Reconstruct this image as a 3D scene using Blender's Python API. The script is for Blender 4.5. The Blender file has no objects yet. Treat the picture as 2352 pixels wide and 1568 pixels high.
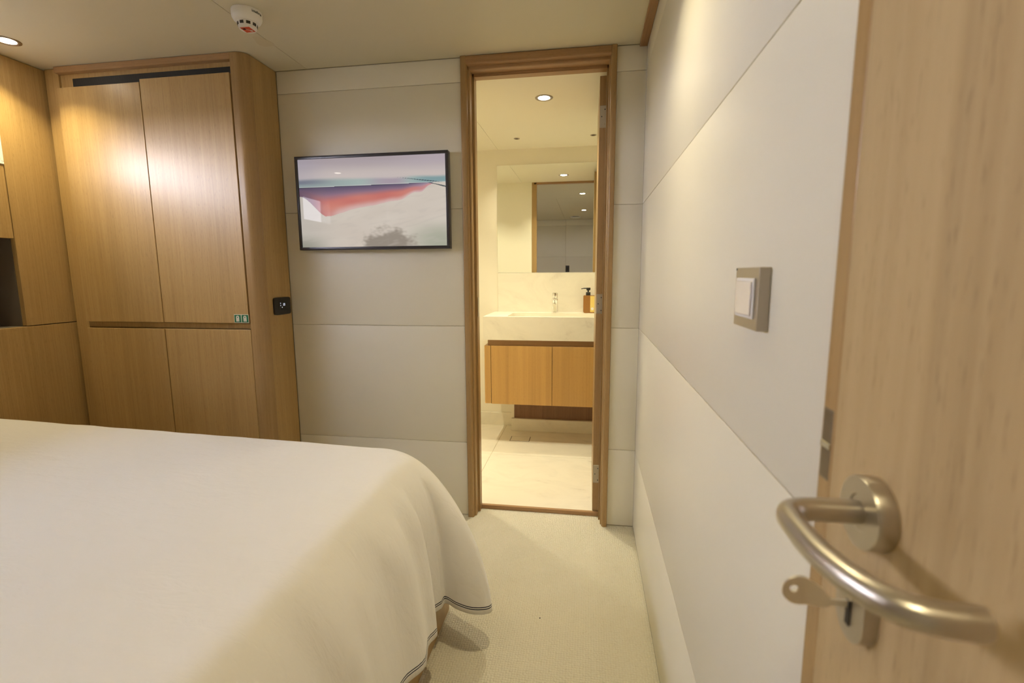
import bpy, bmesh, math, random
from mathutils import Vector, Matrix, noise
random.seed(7)
S = bpy.context.scene
COL = S.collection

# ------------------------------------------------------------------ camera
CAM = Vector((-0.2320, -2.2888, 1.2300))
YAW, PITCH, ROLL, FPX = -0.1561, -0.1385, -0.0052, 1115.3
def cam_axes():
    cy, sy, cp, sp = math.cos(YAW), math.sin(YAW), math.cos(PITCH), math.sin(PITCH)
    F = Vector((sy*cp, cy*cp, sp)); R = Vector((cy, -sy, 0)); U = R.cross(F)
    cr, sr = math.cos(ROLL), math.sin(ROLL)
    return cr*R + sr*U, -sr*R + cr*U, F
_R, _U, _F = cam_axes()
cd = bpy.data.cameras.new('camera'); cam = bpy.data.objects.new('camera', cd); COL.objects.link(cam)
cam.matrix_world = Matrix(((_R.x, _U.x, -_F.x, CAM.x), (_R.y, _U.y, -_F.y, CAM.y), (_R.z, _U.z, -_F.z, CAM.z), (0, 0, 0, 1)))
cd.sensor_width = 36; cd.lens = FPX/2352*36; cd.clip_start = 0.02
cd.dof.use_dof = True; cd.dof.focus_distance = 2.3; cd.dof.aperture_fstop = 5.0
S.camera = cam

# ------------------------------------------------------------------ light and exposure
S.view_settings.view_transform = 'Standard'; S.view_settings.look = 'None'
S.view_settings.gamma = 1; S.view_settings.exposure = 0.15; S.view_settings.use_curve_mapping = False
try:
    S.cycles.use_denoising = True; S.cycles.max_bounces = 14; S.cycles.diffuse_bounces = 8
    S.cycles.sample_clamp_indirect = 8
except Exception: pass
SKY_POWER = 27.0
CABIN_LAMP = 3.3; BATH_LAMP = 5.8; BATH_SPOT = 2.0
WARM = (1.0, 0.85, 0.49); WARM_BATH = (1.0, 0.91, 0.65)
w = bpy.data.worlds.new('daylight'); S.world = w; w.use_nodes = True
wn = w.node_tree.nodes; wl = w.node_tree.links; wn.clear()
_tc = wn.new('ShaderNodeTexCoord'); _sx = wn.new('ShaderNodeSeparateXYZ'); _cr = wn.new('ShaderNodeValToRGB')
_bg = wn.new('ShaderNodeBackground'); _wo = wn.new('ShaderNodeOutputWorld')
_mr = wn.new('ShaderNodeMapRange'); _mr.inputs[1].default_value = -1; _mr.inputs[2].default_value = 1
wl.new(_tc.outputs['Generated'], _sx.inputs[0]); wl.new(_sx.outputs[2], _mr.inputs[0]); wl.new(_mr.outputs[0], _cr.inputs[0])
_e = _cr.color_ramp.elements
_e[0].position = 0.0; _e[0].color = (0.05, 0.06, 0.07, 1)
_e[1].position = 1.0; _e[1].color = (0.75, 0.88, 1.1, 1)
for p, c in ((0.49, (0.10, 0.11, 0.12, 1)), (0.505, (0.96, 0.945, 1.07, 1)), (0.65, (0.96, 0.95, 1.09, 1))):
    q = _e.new(p); q.color = c
wl.new(_cr.outputs[0], _bg.inputs[0]); _bg.inputs[1].default_value = SKY_POWER; wl.new(_bg.outputs[0], _wo.inputs[0])

# ------------------------------------------------------------------ materials
def mat(name, base=(0.8, 0.8, 0.8), rough=0.5, metal=0.0, spec=0.5, coat=0.0, coat_rough=0.1, emis=None, estr=1.0):
    m = bpy.data.materials.new(name); m.use_nodes = True
    b = m.node_tree.nodes['Principled BSDF']
    b.inputs['Base Color'].default_value = (*base, 1); b.inputs['Roughness'].default_value = rough
    b.inputs['Metallic'].default_value = metal; b.inputs['Specular IOR Level'].default_value = spec
    b.inputs['Coat Weight'].default_value = coat; b.inputs['Coat Roughness'].default_value = coat_rough
    if emis:
        b.inputs['Emission Color'].default_value = (*emis, 1); b.inputs['Emission Strength'].default_value = estr
    return m
def nodes(m): return m.node_tree.nodes, m.node_tree.links, m.node_tree.nodes['Principled BSDF']
def mapped(m, scale, rot=(0, 0, 0)):
    n, l, b = nodes(m)
    t = n.new('ShaderNodeTexCoord'); mp = n.new('ShaderNodeMapping')
    mp.inputs['Scale'].default_value = scale; mp.inputs['Rotation'].default_value = rot
    l.new(t.outputs['Object'], mp.inputs[0]); return mp.outputs[0]
def ramp(n, stops):
    r = n.new('ShaderNodeValToRGB'); e = r.color_ramp.elements
    e[0].position, e[0].color = stops[0][0], (*stops[0][1], 1)
    e[1].position, e[1].color = stops[-1][0], (*stops[-1][1], 1)
    for p, c in stops[1:-1]: q = e.new(p); q.color = (*c, 1)
    return r
def noise_n(n, l, vec, scale, detail=4, rough=0.55, dist=0.0):
    t = n.new('ShaderNodeTexNoise'); t.inputs['Scale'].default_value = scale; t.inputs['Detail'].default_value = detail
    t.inputs['Roughness'].default_value = rough; t.inputs['Distortion'].default_value = dist; l.new(vec, t.inputs['Vector']); return t
def mix(n, l, fac, a, b, kind='MIX'):
    x = n.new('ShaderNodeMix'); x.data_type = 'RGBA'; x.blend_type = kind
    if isinstance(fac, float): x.inputs[0].default_value = fac
    else: l.new(fac, x.inputs[0])
    for i, v in ((6, a), (7, b)):
        if isinstance(v, tuple): x.inputs[i].default_value = (*v, 1)
        else: l.new(v, x.inputs[i])
    return x.outputs[2]
def wood(name, light, dark, axis='z', rough=0.36, fine=170, coarse=11, figure=0.35, coat=0.0, spec=0.5):
    m = mat(name, light, rough, spec=spec, coat=coat, coat_rough=0.30); n, l, b = nodes(m)
    st = {'z': (1, 1, 0.018), 'x': (0.018, 1, 1), 'y': (1, 0.018, 1)}[axis]
    v = mapped(m, st)
    a = noise_n(n, l, v, fine, 6, 0.6); c = noise_n(n, l, v, coarse, 3, 0.5, 0.6)
    st2 = {'z': (1, 1, 0.10), 'x': (0.10, 1, 1), 'y': (1, 0.10, 1)}[axis]
    v2 = mapped(m, st2); f = noise_n(n, l, v2, 420, 2, 0.5)
    mid = tuple((p+q)/2 for p, q in zip(light, dark))
    r1 = ramp(n, [(0.32, dark), (0.5, mid), (0.68, light)]); l.new(a.outputs[0], r1.inputs[0])
    r2 = ramp(n, [(0.3, tuple(x*0.80 for x in dark)), (0.5, mid), (0.72, tuple(min(1, x*1.08) for x in light))]); l.new(c.outputs[0], r2.inputs[0])
    col = mix(n, l, figure, r1.outputs[0], r2.outputs[0])
    r3 = ramp(n, [(0.28, (0.62, 0.58, 0.55)), (0.40, (1, 1, 1))]); l.new(f.outputs[0], r3.inputs[0])
    col = mix(n, l, 0.55, col, r3.outputs[0], 'MULTIPLY')
    l.new(col, b.inputs['Base Color'])
    bp = n.new('ShaderNodeBump'); bp.inputs['Strength'].default_value = 0.06; bp.inputs['Distance'].default_value = 0.002
    l.new(a.outputs[0], bp.inputs['Height']); l.new(bp.outputs[0], b.inputs['Normal'])
    return m
def plaster(name, c, rough=0.45, var=0.03, spec=0.4):
    m = mat(name, c, rough, spec=spec); n, l, b = nodes(m)
    v = mapped(m, (1, 1, 1)); t = noise_n(n, l, v, 2.5, 3)
    r = ramp(n, [(0.3, tuple(x*(1-var) for x in c)), (0.7, c)]); l.new(t.outputs[0], r.inputs[0]); l.new(r.outputs[0], b.inputs['Base Color'])
    t2 = noise_n(n, l, v, 700, 2); bp = n.new('ShaderNodeBump'); bp.inputs['Strength'].default_value = 0.03; bp.inputs['Distance'].default_value = 0.001
    l.new(t2.outputs[0], bp.inputs['Height']); l.new(bp.outputs[0], b.inputs['Normal'])
    return m
def marble(name, c=(0.82, 0.78, 0.665), rough=0.22):
    m = mat(name, c, rough, spec=0.5); n, l, b = nodes(m)
    v = mapped(m, (1, 1.6, 1.6), (0.3, 0.5, 0.6)); a = noise_n(n, l, v, 3.2, 8, 0.62, 1.4)
    r = ramp(n, [(0.27, (0.66, 0.61, 0.51)), (0.38, tuple(x*0.95 for x in c)), (0.52, c), (0.8, tuple(min(1, x*1.03) for x in c))]); l.new(a.outputs[0], r.inputs[0])
    v2 = mapped(m, (1, 1, 2), (0.1, 0.9, 0.2)); d = noise_n(n, l, v2, 22, 6, 0.7, 0.8)
    r2 = ramp(n, [(0.24, (0.78, 0.75, 0.68)), (0.33, (1, 1, 1))]); l.new(d.outputs[0], r2.inputs[0])
    l.new(mix(n, l, 0.5, r.outputs[0], r2.outputs[0], 'MULTIPLY'), b.inputs['Base Color'])
    return m
M = {}
M['wall'] = plaster('cream_wall_panel', (0.79, 0.765, 0.675), 0.38, 0.02)
M['gap'] = mat('panel_joint', (0.52, 0.48, 0.38), 0.8)
M['ceilgap'] = mat('ceiling_joint', (0.28, 0.25, 0.18), 0.8)
M['darkgap'] = mat('dark_joint', (0.05, 0.03, 0.02), 0.8)
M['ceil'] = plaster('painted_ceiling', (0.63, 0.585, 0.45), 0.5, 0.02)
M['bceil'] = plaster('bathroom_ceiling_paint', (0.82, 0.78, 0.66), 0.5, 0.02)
M['bwall'] = plaster('bathroom_wall_paint', (0.84, 0.80, 0.68), 0.45, 0.02)
M['oak'] = wood('oak_veneer', (0.48, 0.320, 0.132), (0.365, 0.228, 0.082))
M['oak_gloss'] = wood('oak_veneer_lacquered', (0.50, 0.335, 0.137), (0.39, 0.242, 0.087), rough=0.44, spec=0.45, coat=0.42)
M['oak_solid'] = wood('solid_oak', (0.42, 0.275, 0.12), (0.30, 0.180, 0.07), rough=0.33, fine=120, figure=0.5)
M['oak_solid_x'] = wood('solid_oak_across', (0.42, 0.25, 0.115), (0.30, 0.165, 0.07), axis='x', rough=0.4)
M['oak_solid_y'] = wood('solid_oak_lengthways', (0.36, 0.20, 0.085), (0.25, 0.13, 0.05), axis='y', rough=0.4)
M['oak_dark'] = wood('dark_stained_oak', (0.27, 0.145, 0.075), (0.19, 0.095, 0.05), rough=0.5)
M['oak_van'] = wood('honey_oak_veneer', (0.56, 0.335, 0.110), (0.46, 0.26, 0.080), rough=0.35, fine=90, coarse=14, figure=0.5)
M['oak_door'] = wood('pale_oak_door_veneer', (0.53, 0.40, 0.225), (0.43, 0.305, 0.155), rough=0.42, fine=90, coarse=26, figure=0.5)
M['marble'] = marble('cream_marble')
M['black'] = mat('black_plastic', (0.012, 0.011, 0.010), 0.45)
M['blackgrille'] = mat('black_mesh', (0.008, 0.008, 0.009), 0.6)
M['steel'] = mat('brushed_steel', (0.56, 0.52, 0.46), 0.30, metal=1.0)
M['steel_plate'] = mat('satin_steel_plate', (0.52, 0.48, 0.42), 0.42, metal=1.0)
M['chrome'] = mat('chrome', (0.85, 0.85, 0.85), 0.06, metal=1.0)
M['white'] = mat('white_plastic', (0.80, 0.79, 0.77), 0.35)
M['lampring'] = mat('lamp_trim', (0.42, 0.36, 0.30), 0.3, metal=0.9)
M['lens'] = mat('lit_lamp_lens', (1, 1, 1), 0.5, emis=(1, 0.93, 0.78), estr=50)
M['darkhole'] = mat('dark_recess', (0.03, 0.025, 0.02), 0.7)
M['mirror'] = mat('mirror_glass', (0.90, 0.93, 0.90), 0.0, metal=1.0)
M['tvframe'] = mat('charcoal_metal', (0.050, 0.050, 0.060), 0.32, metal=0.35)
M['red'] = mat('red_print', (0.55, 0.06, 0.02), 0.5)
M['green'] = mat('green_print', (0.015, 0.16, 0.075), 0.4)
M['cream_print'] = mat('cream_print', (0.75, 0.72, 0.62), 0.5)
M['text'] = mat('dark_print', (0.03, 0.03, 0.03), 0.6)
M['lcd'] = mat('lit_digits', (0.1, 0.1, 0.1), 0.5, emis=(0.75, 0.80, 0.95), estr=1.0)
M['soap_l'] = wood('amber_brown_bottle', (0.36, 0.17, 0.045), (0.29, 0.13, 0.035), rough=0.3)
M['label_y'] = mat('yellow_label', (0.78, 0.60, 0.18), 0.5)
M['mattress'] = mat('mattress_ticking', (0.7, 0.68, 0.63), 0.8)
M['grout'] = mat('tile_joint', (0.42, 0.36, 0.24), 0.8)
M['stain'] = mat('faint_tan_stain', (0.585, 0.52, 0.37), 0.5)
# mesh grille: fine diagonal threads
def grille_mat():
    m = M['blackgrille']; n, l, b = nodes(m); v = mapped(m, (1, 1, 1), (0, 0.785, 0))
    t = n.new('ShaderNodeTexChecker'); t.inputs['Scale'].default_value = 260; l.new(v, t.inputs['Vector'])
    t.inputs['Color1'].default_value = (0.004, 0.004, 0.005, 1); t.inputs['Color2'].default_value = (0.03, 0.03, 0.03, 1)
    l.new(t.outputs[0], b.inputs['Base Color'])
grille_mat()
def brushed(m, sc):
    n, l, b = nodes(m); v = mapped(m, sc); t = noise_n(n, l, v, 200, 3)
    r = n.new('ShaderNodeMapRange'); r.inputs[3].default_value = 0.24; r.inputs[4].default_value = 0.40
    l.new(t.outputs[0], r.inputs[0]); l.new(r.outputs[0], b.inputs['Roughness'])
brushed(M['steel'], (1, 0.05, 1))
def carpet():
    m = mat('cream_loop_carpet', (0.76, 0.70, 0.52), 0.95, spec=0.1); n, l, b = nodes(m)
    v = mapped(m, (1, 1, 1)); d = noise_n(n, l, v, 60, 3)
    wv = n.new('ShaderNodeMix'); wv.data_type = 'VECTOR'; wv.inputs[0].default_value = 0.004
    l.new(v, wv.inputs[4]); l.new(d.outputs[1], wv.inputs[5])
    vo = n.new('ShaderNodeTexVoronoi'); vo.inputs['Scale'].default_value = 115; vo.inputs['Randomness'].default_value = 0.35; l.new(wv.outputs[1], vo.inputs['Vector'])
    r = ramp(n, [(0.30, (0.80, 0.76, 0.635)), (0.66, (0.77, 0.725, 0.59)), (0.90, (0.56, 0.50, 0.36))]); l.new(vo.outputs['Distance'], r.inputs[0])  # crevices between loops darkened in the colour, as painted pile shade
    f = noise_n(n, l, v, 900, 2); big = noise_n(n, l, v, 3, 2)
    r2 = ramp(n, [(0.3, (0.94, 0.94, 0.93)), (0.7, (1, 1, 1))]); l.new(big.outputs[0], r2.inputs[0])
    l.new(mix(n, l, 1.0, r.outputs[0], r2.outputs[0], 'MULTIPLY'), b.inputs['Base Color'])
    iv = n.new('ShaderNodeMath'); iv.operation = 'SUBTRACT'; iv.inputs[0].default_value = 1; l.new(vo.outputs['Distance'], iv.inputs[1])
    ad = n.new('ShaderNodeMath'); ad.operation = 'MULTIPLY_ADD'; ad.inputs[1].default_value = 0.25; l.new(f.outputs[0], ad.inputs[0]); l.new(iv.outputs[0], ad.inputs[2])
    bp = n.new('ShaderNodeBump'); bp.inputs['Strength'].default_value = 1.0; bp.inputs['Distance'].default_value = 0.006
    l.new(ad.outputs[0], bp.inputs['Height']); l.new(bp.outputs[0], b.inputs['Normal'])
    return m
M['carpet'] = carpet()
def duvet_mat():
    m = mat('white_cotton_with_navy_hem_stripes', (0.80, 0.785, 0.785), 0.85, spec=0.15); n, l, b = nodes(m)
    b.inputs['Sheen Weight'].default_value = 0.15
    at = n.new('ShaderNodeAttribute'); at.attribute_name = 'hem'
    def band(lo, hi):
        a = n.new('ShaderNodeMath'); a.operation = 'GREATER_THAN'; a.inputs[1].default_value = lo; l.new(at.outputs['Fac'], a.inputs[0])
        c = n.new('ShaderNodeMath'); c.operation = 'LESS_THAN'; c.inputs[1].default_value = hi; l.new(at.outputs['Fac'], c.inputs[0])
        d = n.new('ShaderNodeMath'); d.operation = 'MULTIPLY'; l.new(a.outputs[0], d.inputs[0]); l.new(c.outputs[0], d.inputs[1]); return d.outputs[0]
    s = n.new('ShaderNodeMath'); s.operation = 'ADD'; l.new(band(0.0155, 0.0188), s.inputs[0]); l.new(band(0.0222, 0.0255), s.inputs[1])
    l.new(mix(n, l, s.outputs[0], (0.80, 0.785, 0.785), (0.015, 0.018, 0.05)), b.inputs['Base Color'])
    v = mapped(m, (1, 1, 1)); t = noise_n(n, l, v, 1500, 2); c = noise_n(n, l, mapped(m, (1, 3.0, 1), (0, 0, 0.5)), 9, 4, 0.6, 0.4)
    b1 = n.new('ShaderNodeBump'); b1.inputs['Strength'].default_value = 0.05; b1.inputs['Distance'].default_value = 0.001; l.new(t.outputs[0], b1.inputs['Height'])
    b2 = n.new('ShaderNodeBump'); b2.inputs['Strength'].default_value = 0.25; b2.inputs['Distance'].default_value = 0.02
    l.new(c.outputs[0], b2.inputs['Height']); l.new(b1.outputs[0], b2.inputs['Normal']); l.new(b2.outputs[0], b.inputs['Normal'])
    return m
M['duvet'] = duvet_mat()
def pane_mat():
    m = bpy.data.materials.new('clear_window_glass'); m.use_nodes = True; n = m.node_tree.nodes; l = m.node_tree.links; n.clear()
    o = n.new('ShaderNodeOutputMaterial'); t = n.new('ShaderNodeBsdfTransparent'); g = n.new('ShaderNodeBsdfGlossy'); g.inputs['Roughness'].default_value = 0.02
    f = n.new('ShaderNodeFresnel'); x = n.new('ShaderNodeMixShader'); ge = n.new('ShaderNodeNewGeometry'); iv = n.new('ShaderNodeMath'); iv.operation = 'SUBTRACT'; iv.inputs[0].default_value = 1; l.new(ge.outputs['Backfacing'], iv.inputs[1])
    mu = n.new('ShaderNodeMath'); mu.operation = 'MULTIPLY'; l.new(f.outputs[0], mu.inputs[0]); l.new(iv.outputs[0], mu.inputs[1])
    l.new(mu.outputs[0], x.inputs[0]); l.new(t.outputs[0], x.inputs[1]); l.new(g.outputs[0], x.inputs[2]); l.new(x.outputs[0], o.inputs[0])
    return m
M['pane'] = pane_mat()

# ------------------------------------------------------------------ geometry helpers (world coordinates in, parts follow their parent's base)
def bm_new(): return bmesh.new()
def box(bm, x0, x1, y0, y1, z0, z1, bev=0.0, seg=2):
    x0, x1 = min(x0, x1), max(x0, x1); y0, y1 = min(y0, y1), max(y0, y1); z0, z1 = min(z0, z1), max(z0, z1)
    r = bmesh.ops.create_cube(bm, size=1.0); vs = r['verts']
    for v in vs: v.co = Vector((x0 + (v.co.x+.5)*(x1-x0), y0 + (v.co.y+.5)*(y1-y0), z0 + (v.co.z+.5)*(z1-z0)))
    if bev > 0:
        es = list({e for v in vs for e in v.link_edges})
        bmesh.ops.bevel(bm, geom=es, offset=bev, segments=seg, affect='EDGES', profile=0.5)
    return bm
def prism(bm, pts, h0, h1, axis='z'):
    """extrude a closed 2D outline; axis z: pts=(x,y); x: pts=(y,z); y: pts=(x,z)"""
    def P(p, h): return {'z': (p[0], p[1], h), 'x': (h, p[0], p[1]), 'y': (p[0], h, p[1])}[axis]
    a = [bm.verts.new(P(p, h0)) for p in pts]; b = [bm.verts.new(P(p, h1)) for p in pts]
    n = len(pts)
    bm.faces.new(a[::-1]); bm.faces.new(b)
    for i in range(n): bm.faces.new((a[i], a[(i+1) % n], b[(i+1) % n], b[i]))
    bmesh.ops.recalc_face_normals(bm, faces=bm.faces)
    return bm
def lathe(bm, prof, c, axis='z', seg=40):
    """prof: list of (radius, height); revolve about axis through c"""
    rings = []
    for r, h in prof:
        ring = []
        for k in range(seg):
            a = 2*math.pi*k/seg; p = (r*math.cos(a), r*math.sin(a))
            q = {'z': (p[0], p[1], h), 'x': (h, p[0], p[1]), 'y': (p[0], h, p[1])}[axis]
            ring.append(bm.verts.new(Vector(c) + Vector(q)))
        rings.append(ring)
    for i in range(len(rings)-1):
        for k in range(seg): bm.faces.new((rings[i][k], rings[i][(k+1) % seg], rings[i+1][(k+1) % seg], rings[i+1][k]))
    for ring in (rings[0], rings[-1]):
        try: bm.faces.new(ring)
        except ValueError: pass
    bmesh.ops.recalc_face_normals(bm, faces=bm.faces)
    return bm
def tube(bm, pts, r, seg=24, radii=None):
    pts = [Vector(p) for p in pts]; rings = []; up = Vector((0, 0, 1))
    for i, p in enumerate(pts):
        t = (pts[min(i+1, len(pts)-1)] - pts[max(i-1, 0)]).normalized()
        if abs(t.dot(up)) > 0.95: up = Vector((0, 1, 0))
        s = t.cross(up).normalized(); u = s.cross(t).normalized(); rr = radii[i] if radii else r
        rings.append([bm.verts.new(p + s*rr*math.cos(2*math.pi*k/seg) + u*rr*math.sin(2*math.pi*k/seg)) for k in range(seg)])
    for i in range(len(rings)-1):
        for k in range(seg): bm.faces.new((rings[i][k], rings[i][(k+1) % seg], rings[i+1][(k+1) % seg], rings[i+1][k]))
    bm.faces.new(rings[0]); bm.faces.new(rings[-1])
    bmesh.ops.recalc_face_normals(bm, faces=bm.faces)
    return bm
def spline(ctrl, n=8):
    P = [Vector(p) for p in ctrl]; P = [2*P[0]-P[1]] + P + [2*P[-1]-P[-2]]; out = []
    for i in range(1, len(P)-2):
        for k in range(n):
            t = k/n; a, b, c, d = P[i-1:i+3]
            out.append(0.5*((2*b) + (c-a)*t + (2*a-5*b+4*c-d)*t*t + (3*b-a-3*c+d)*t**3))
    out.append(P[-2]); return out
def rrect(x0, x1, y0, y1, r, seg=6):
    pts = []
    for cx, cy, a0 in ((x1-r, y0+r, -90), (x1-r, y1-r, 0), (x0+r, y1-r, 90), (x0+r, y0+r, 180)):
        for k in range(seg+1):
            a = math.radians(a0 + 90*k/seg); pts.append((cx + r*math.cos(a), cy + r*math.sin(a)))
    return pts
def wpos(p):
    v = Vector((0, 0, 0))
    while p is not None: v += p.location; p = p.parent
    return v
def obj(name, bm, m, parent=None, smooth=False, origin=None, angle=35):
    if not isinstance(bm, bpy.types.Mesh):
        me = bpy.data.meshes.new(name)
        if parent is None and origin is None and bm.verts:
            xs = [v.co for v in bm.verts]
            origin = Vector(((min(v.x for v in xs)+max(v.x for v in xs))/2, (min(v.y for v in xs)+max(v.y for v in xs))/2, min(v.z for v in xs)))
        off = wpos(parent) if parent is not None else Vector(origin)
        bm.transform(Matrix.Translation(-off)); bm.to_mesh(me); bm.free()
    else: me = bm; off = Vector((0, 0, 0))
    o = bpy.data.objects.new(name, me); COL.objects.link(o)
    if parent is not None: o.parent = parent
    else: o.location = off
    if m is not None: me.materials.append(m)
    if smooth:
        for p in me.polygons: p.use_smooth = True
        if smooth != 'all':
            try: me.set_sharp_from_angle(angle=math.radians(angle))
            except Exception: pass
    return o
def tag(o, label, cat, group=None):
    o['label'] = label; o['category'] = cat
    if group: o['group'] = group
    return o
def thing(name, loc, label, cat, group=None):
    o = bpy.data.objects.new(name, None); COL.objects.link(o); o.location = loc; o.empty_display_size = 0.05
    return tag(o, label, cat, group)
def struct(name, bm, m, parent=None, **k):
    o = obj(name, bm, m, parent, **k)
    if parent is None: o['kind'] = 'structure'
    return o
def copy_tree(o, parent=None):
    c = o.copy(); COL.objects.link(c)
    if parent is not None: c.parent = parent
    for ch in list(o.children): copy_tree(ch, c)
    return c

H = 2.2; BH = 2.15; BF = 0.02
SEAMS = (0.390, 0.978, 1.535, 2.094)
XL = -2.81; YF = -3.90

# ------------------------------------------------------------------ floors and ceilings
b = bm_new(); box(b, XL-0.25, 0.1, YF-0.1, 0.085, -0.05, 0.0); struct('floor', b, M['carpet'], origin=(0, 0, 0))
b = bm_new()   # marble slabs with thin joints between them
gx, gy = -0.867, 0.815
for x0, x1 in ((-1.7, gx-0.0012), (gx+0.0012, 0.12)):
    for y0, y1 in ((0.10, gy-0.0012), (gy+0.0012, 1.48)): box(b, x0, x1, y0, y1, 0.0, BF, 0.0006, 1)
o = struct('floor', b, M['marble'], origin=(0, 0, 0))
b = bm_new(); box(b, -1.7, 0.12, 0.10, 1.48, -0.02, BF-0.0012); obj('tile_joint', b, M['grout'], o)
b = bm_new(); box(b, -0.790, -0.165, 0.083, 0.100, 0.0, BF+0.002, 0.002); struct('trim_1', b, M['oak_solid_x'])
# the cabin ceiling: panels with thin joints
b = bm_new(); g = 0.0012
box(b, XL-0.02, -1.575-g, YF, -0.0, H, H+0.04); box(b, -1.575+g, -0.033, -1.37+g, 0.0, H, H+0.04)
box(b, -1.575+g, -0.67-g, YF, -1.37-g, H, H+0.04); box(b, -0.67+g, -0.033, YF, -1.37-g, H, H+0.04)
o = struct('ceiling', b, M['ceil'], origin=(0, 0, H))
b = bm_new(); box(b, XL-0.10, 0.1, YF-0.08, 0.088, H+0.003, H+0.05); obj('panel_joint', b, M['ceilgap'], o)
b = bm_new()   # faint water stain beside the joint
pts = [(-1.60+0.030*math.cos(a)*(1+0.25*math.sin(3*a)), -0.285+0.055*math.sin(a)*(1+0.2*math.cos(2*a))) for a in [2*math.pi*k/28 for k in range(28)]]
# bathroom ceiling
b = bm_new(); box(b, -1.7, -0.92-g, 0.09, 1.48, BH, BH+0.04); box(b, -0.92+g, 0.12, 0.09, 1.48, BH, BH+0.04)
o2 = struct('ceiling', b, M['bceil'], origin=(0, 0, BH))
b2 = bm_new(); box(b2, -1.74, 0.12, 0.0895, 1.50, BH+0.003, BH+0.05); obj('panel_joint', b2, M['ceilgap'], o2)
# stain sits in the ceiling paint
b = bm_new(); prism(b, pts, H-0.0004, H+0.001); obj('stain', b, M['stain'], o)

# ------------------------------------------------------------------ walls
def panelled(b, axis, h0, h1, d0, d1, zs, bev=0.0014, gap=0.0020):
    """stack of wall panels; axis x: runs along x, thickness d in y; axis y: runs along y, thickness in x"""
    zz = [0.0] + [z for z in zs] + [H]
    for a, c in zip(zz[:-1], zz[1:]):
        lo = a + (gap/2 if a > 0 else 0.006); hi = c - (gap/2 if c < H else 0.003)
        if axis == 'x': box(b, h0, h1, d0, d1, lo, hi, bev, 2)
        else: box(b, d0, d1, h0, h1, lo, hi, bev, 2)
# wall with the television and bathroom doorway
b = bm_new()
panelled(b, 'x', -1.7355, -0.822, 0.0, 0.02, SEAMS); panelled(b, 'x', -0.127, -0.001, 0.0, 0.02, SEAMS)
wb = struct('wall_back', b, M['wall'], origin=(0, 0, 0), smooth=True)
b = bm_new(); box(b, XL, -0.80, 0.006, 0.085, 0, H+0.04); box(b, -0.150, 0.12, 0.006, 0.085, 0, H+0.04); box(b, -0.80, -0.150, 0.006, 0.085, 2.17, H+0.04)
obj('panel_backing', b, M['gap'], wb)
b = bm_new(); box(b, -1.7, -0.80, 0.085, 0.09, 0, BH); box(b, -0.150, 0.12, 0.085, 0.09, 0, BH); box(b, -0.80, -0.150, 0.085, 0.09, 2.14, BH)
obj('bathroom_face', b, M['bwall'], wb)
# right wall, with the entrance doorway (clear from y=-2.78 to -1.823)
DY0, DY1 = -2.80, -1.823
b = bm_new(); panelled(b, 'y', DY1, 0.0, 0.0, 0.02, SEAMS); panelled(b, 'y', YF, DY0, 0.0, 0.02, SEAMS)
box(b, 0, 0.02, DY0, DY1, 2.12, H-0.003)
wr = struct('wall_right', b, M['wall'], origin=(0, 0, 0), smooth=True)
b = bm_new(); box(b, 0.006, 0.1, DY1+0.02, 0.0, 0, H+0.04); box(b, 0.006, 0.1, YF, DY0-0.02, 0, H+0.04); box(b, 0.006, 0.1, DY0-0.02, DY1+0.02, 2.12, H+0.04); box(b, 0.06, 0.1, DY0-0.02, DY1+0.02, 0, 2.12)
obj('panel_backing', b, M['gap'], wr)
b = bm_new(); box(b, 0.0008, 0.0055, DY1+0.001, -0.0005, 0.0, 0.010); obj('floor_joint', b, M['darkgap'], wr)
# wall behind the camera
b = bm_new(); panelled(b, 'x', XL, -0.662, YF-0.02, YF, SEAMS); panelled(b, 'x', -0.658, 0.0, YF-0.02, YF, SEAMS)
wf = struct('wall_front', b, M['wall'], origin=(0, 0, 0), smooth=True)
b = bm_new(); box(b, XL, 0.1, YF-0.08, YF-0.006, 0, H+0.04); obj('panel_backing', b, M['gap'], wf)
# left wall: oak panelling around niche and windows
WINS = ((-1.86, -0.430), (-2.46, -1.99)); WZ0, WZ1 = 1.735, 1.960
b = bm_new(); T = 0.10; gp = 0.0018; NY = -0.418
box(b, XL-0.025, XL, YF, -0.0, 0, 1.0-gp, 0.0012, 1)                     # low panel
box(b, XL-0.025, XL, NY+gp, 0.0, 1.0+gp, H-0.002, 0.0012, 1)             # tall panel beside the wardrobe
box(b, XL-0.025, XL, -1.60, NY-gp, 1.40, WZ0-0.012, 0.0012, 1)           # panel above the niche
box(b, XL-0.025, XL, YF, -1.60, 1.0+gp, WZ0-0.012, 0.0012, 1)
box(b, XL-0.025, XL, YF, NY-gp, WZ1+0.012, H-0.002, 0.0012, 1)
ys = [NY-gp]
for a_, c_ in WINS: ys += [c_+0.012, a_-0.012]
ys.append(YF); PIERS = [(ys[k], ys[k+1]) for k in range(0, len(ys), 2)]
for a, c in PIERS[1:]: box(b, XL-0.025, XL, min(a, c), max(a, c), WZ0-0.012, WZ1+0.012)
wl_ = struct('wall_left', b, M['oak'], origin=(0, 0, 0))
b = bm_new()
box(b, XL-T, XL-0.026, YF, 0.0, 0, 0.99); box(b, XL-T, XL-0.026, NY+0.01, 0.0, 0.99, H); box(b, XL-T, XL-0.026, YF, NY+0.01, WZ1+0.012, H)
box(b, XL-T, XL-0.026, YF, NY+0.01, 1.41, WZ0-0.012); box(b, XL-T, XL-0.026, YF, -1.60, 0.99, 1.41)
for a, c in PIERS[1:]: box(b, XL-T, XL-0.026, min(a, c), max(a, c), WZ0-0.012, WZ1+0.012)
obj('panel_backing', b, M['darkgap'], wl_)
b = bm_new(); D = 0.24   # niche lining: back, floor, top, two ends
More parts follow.
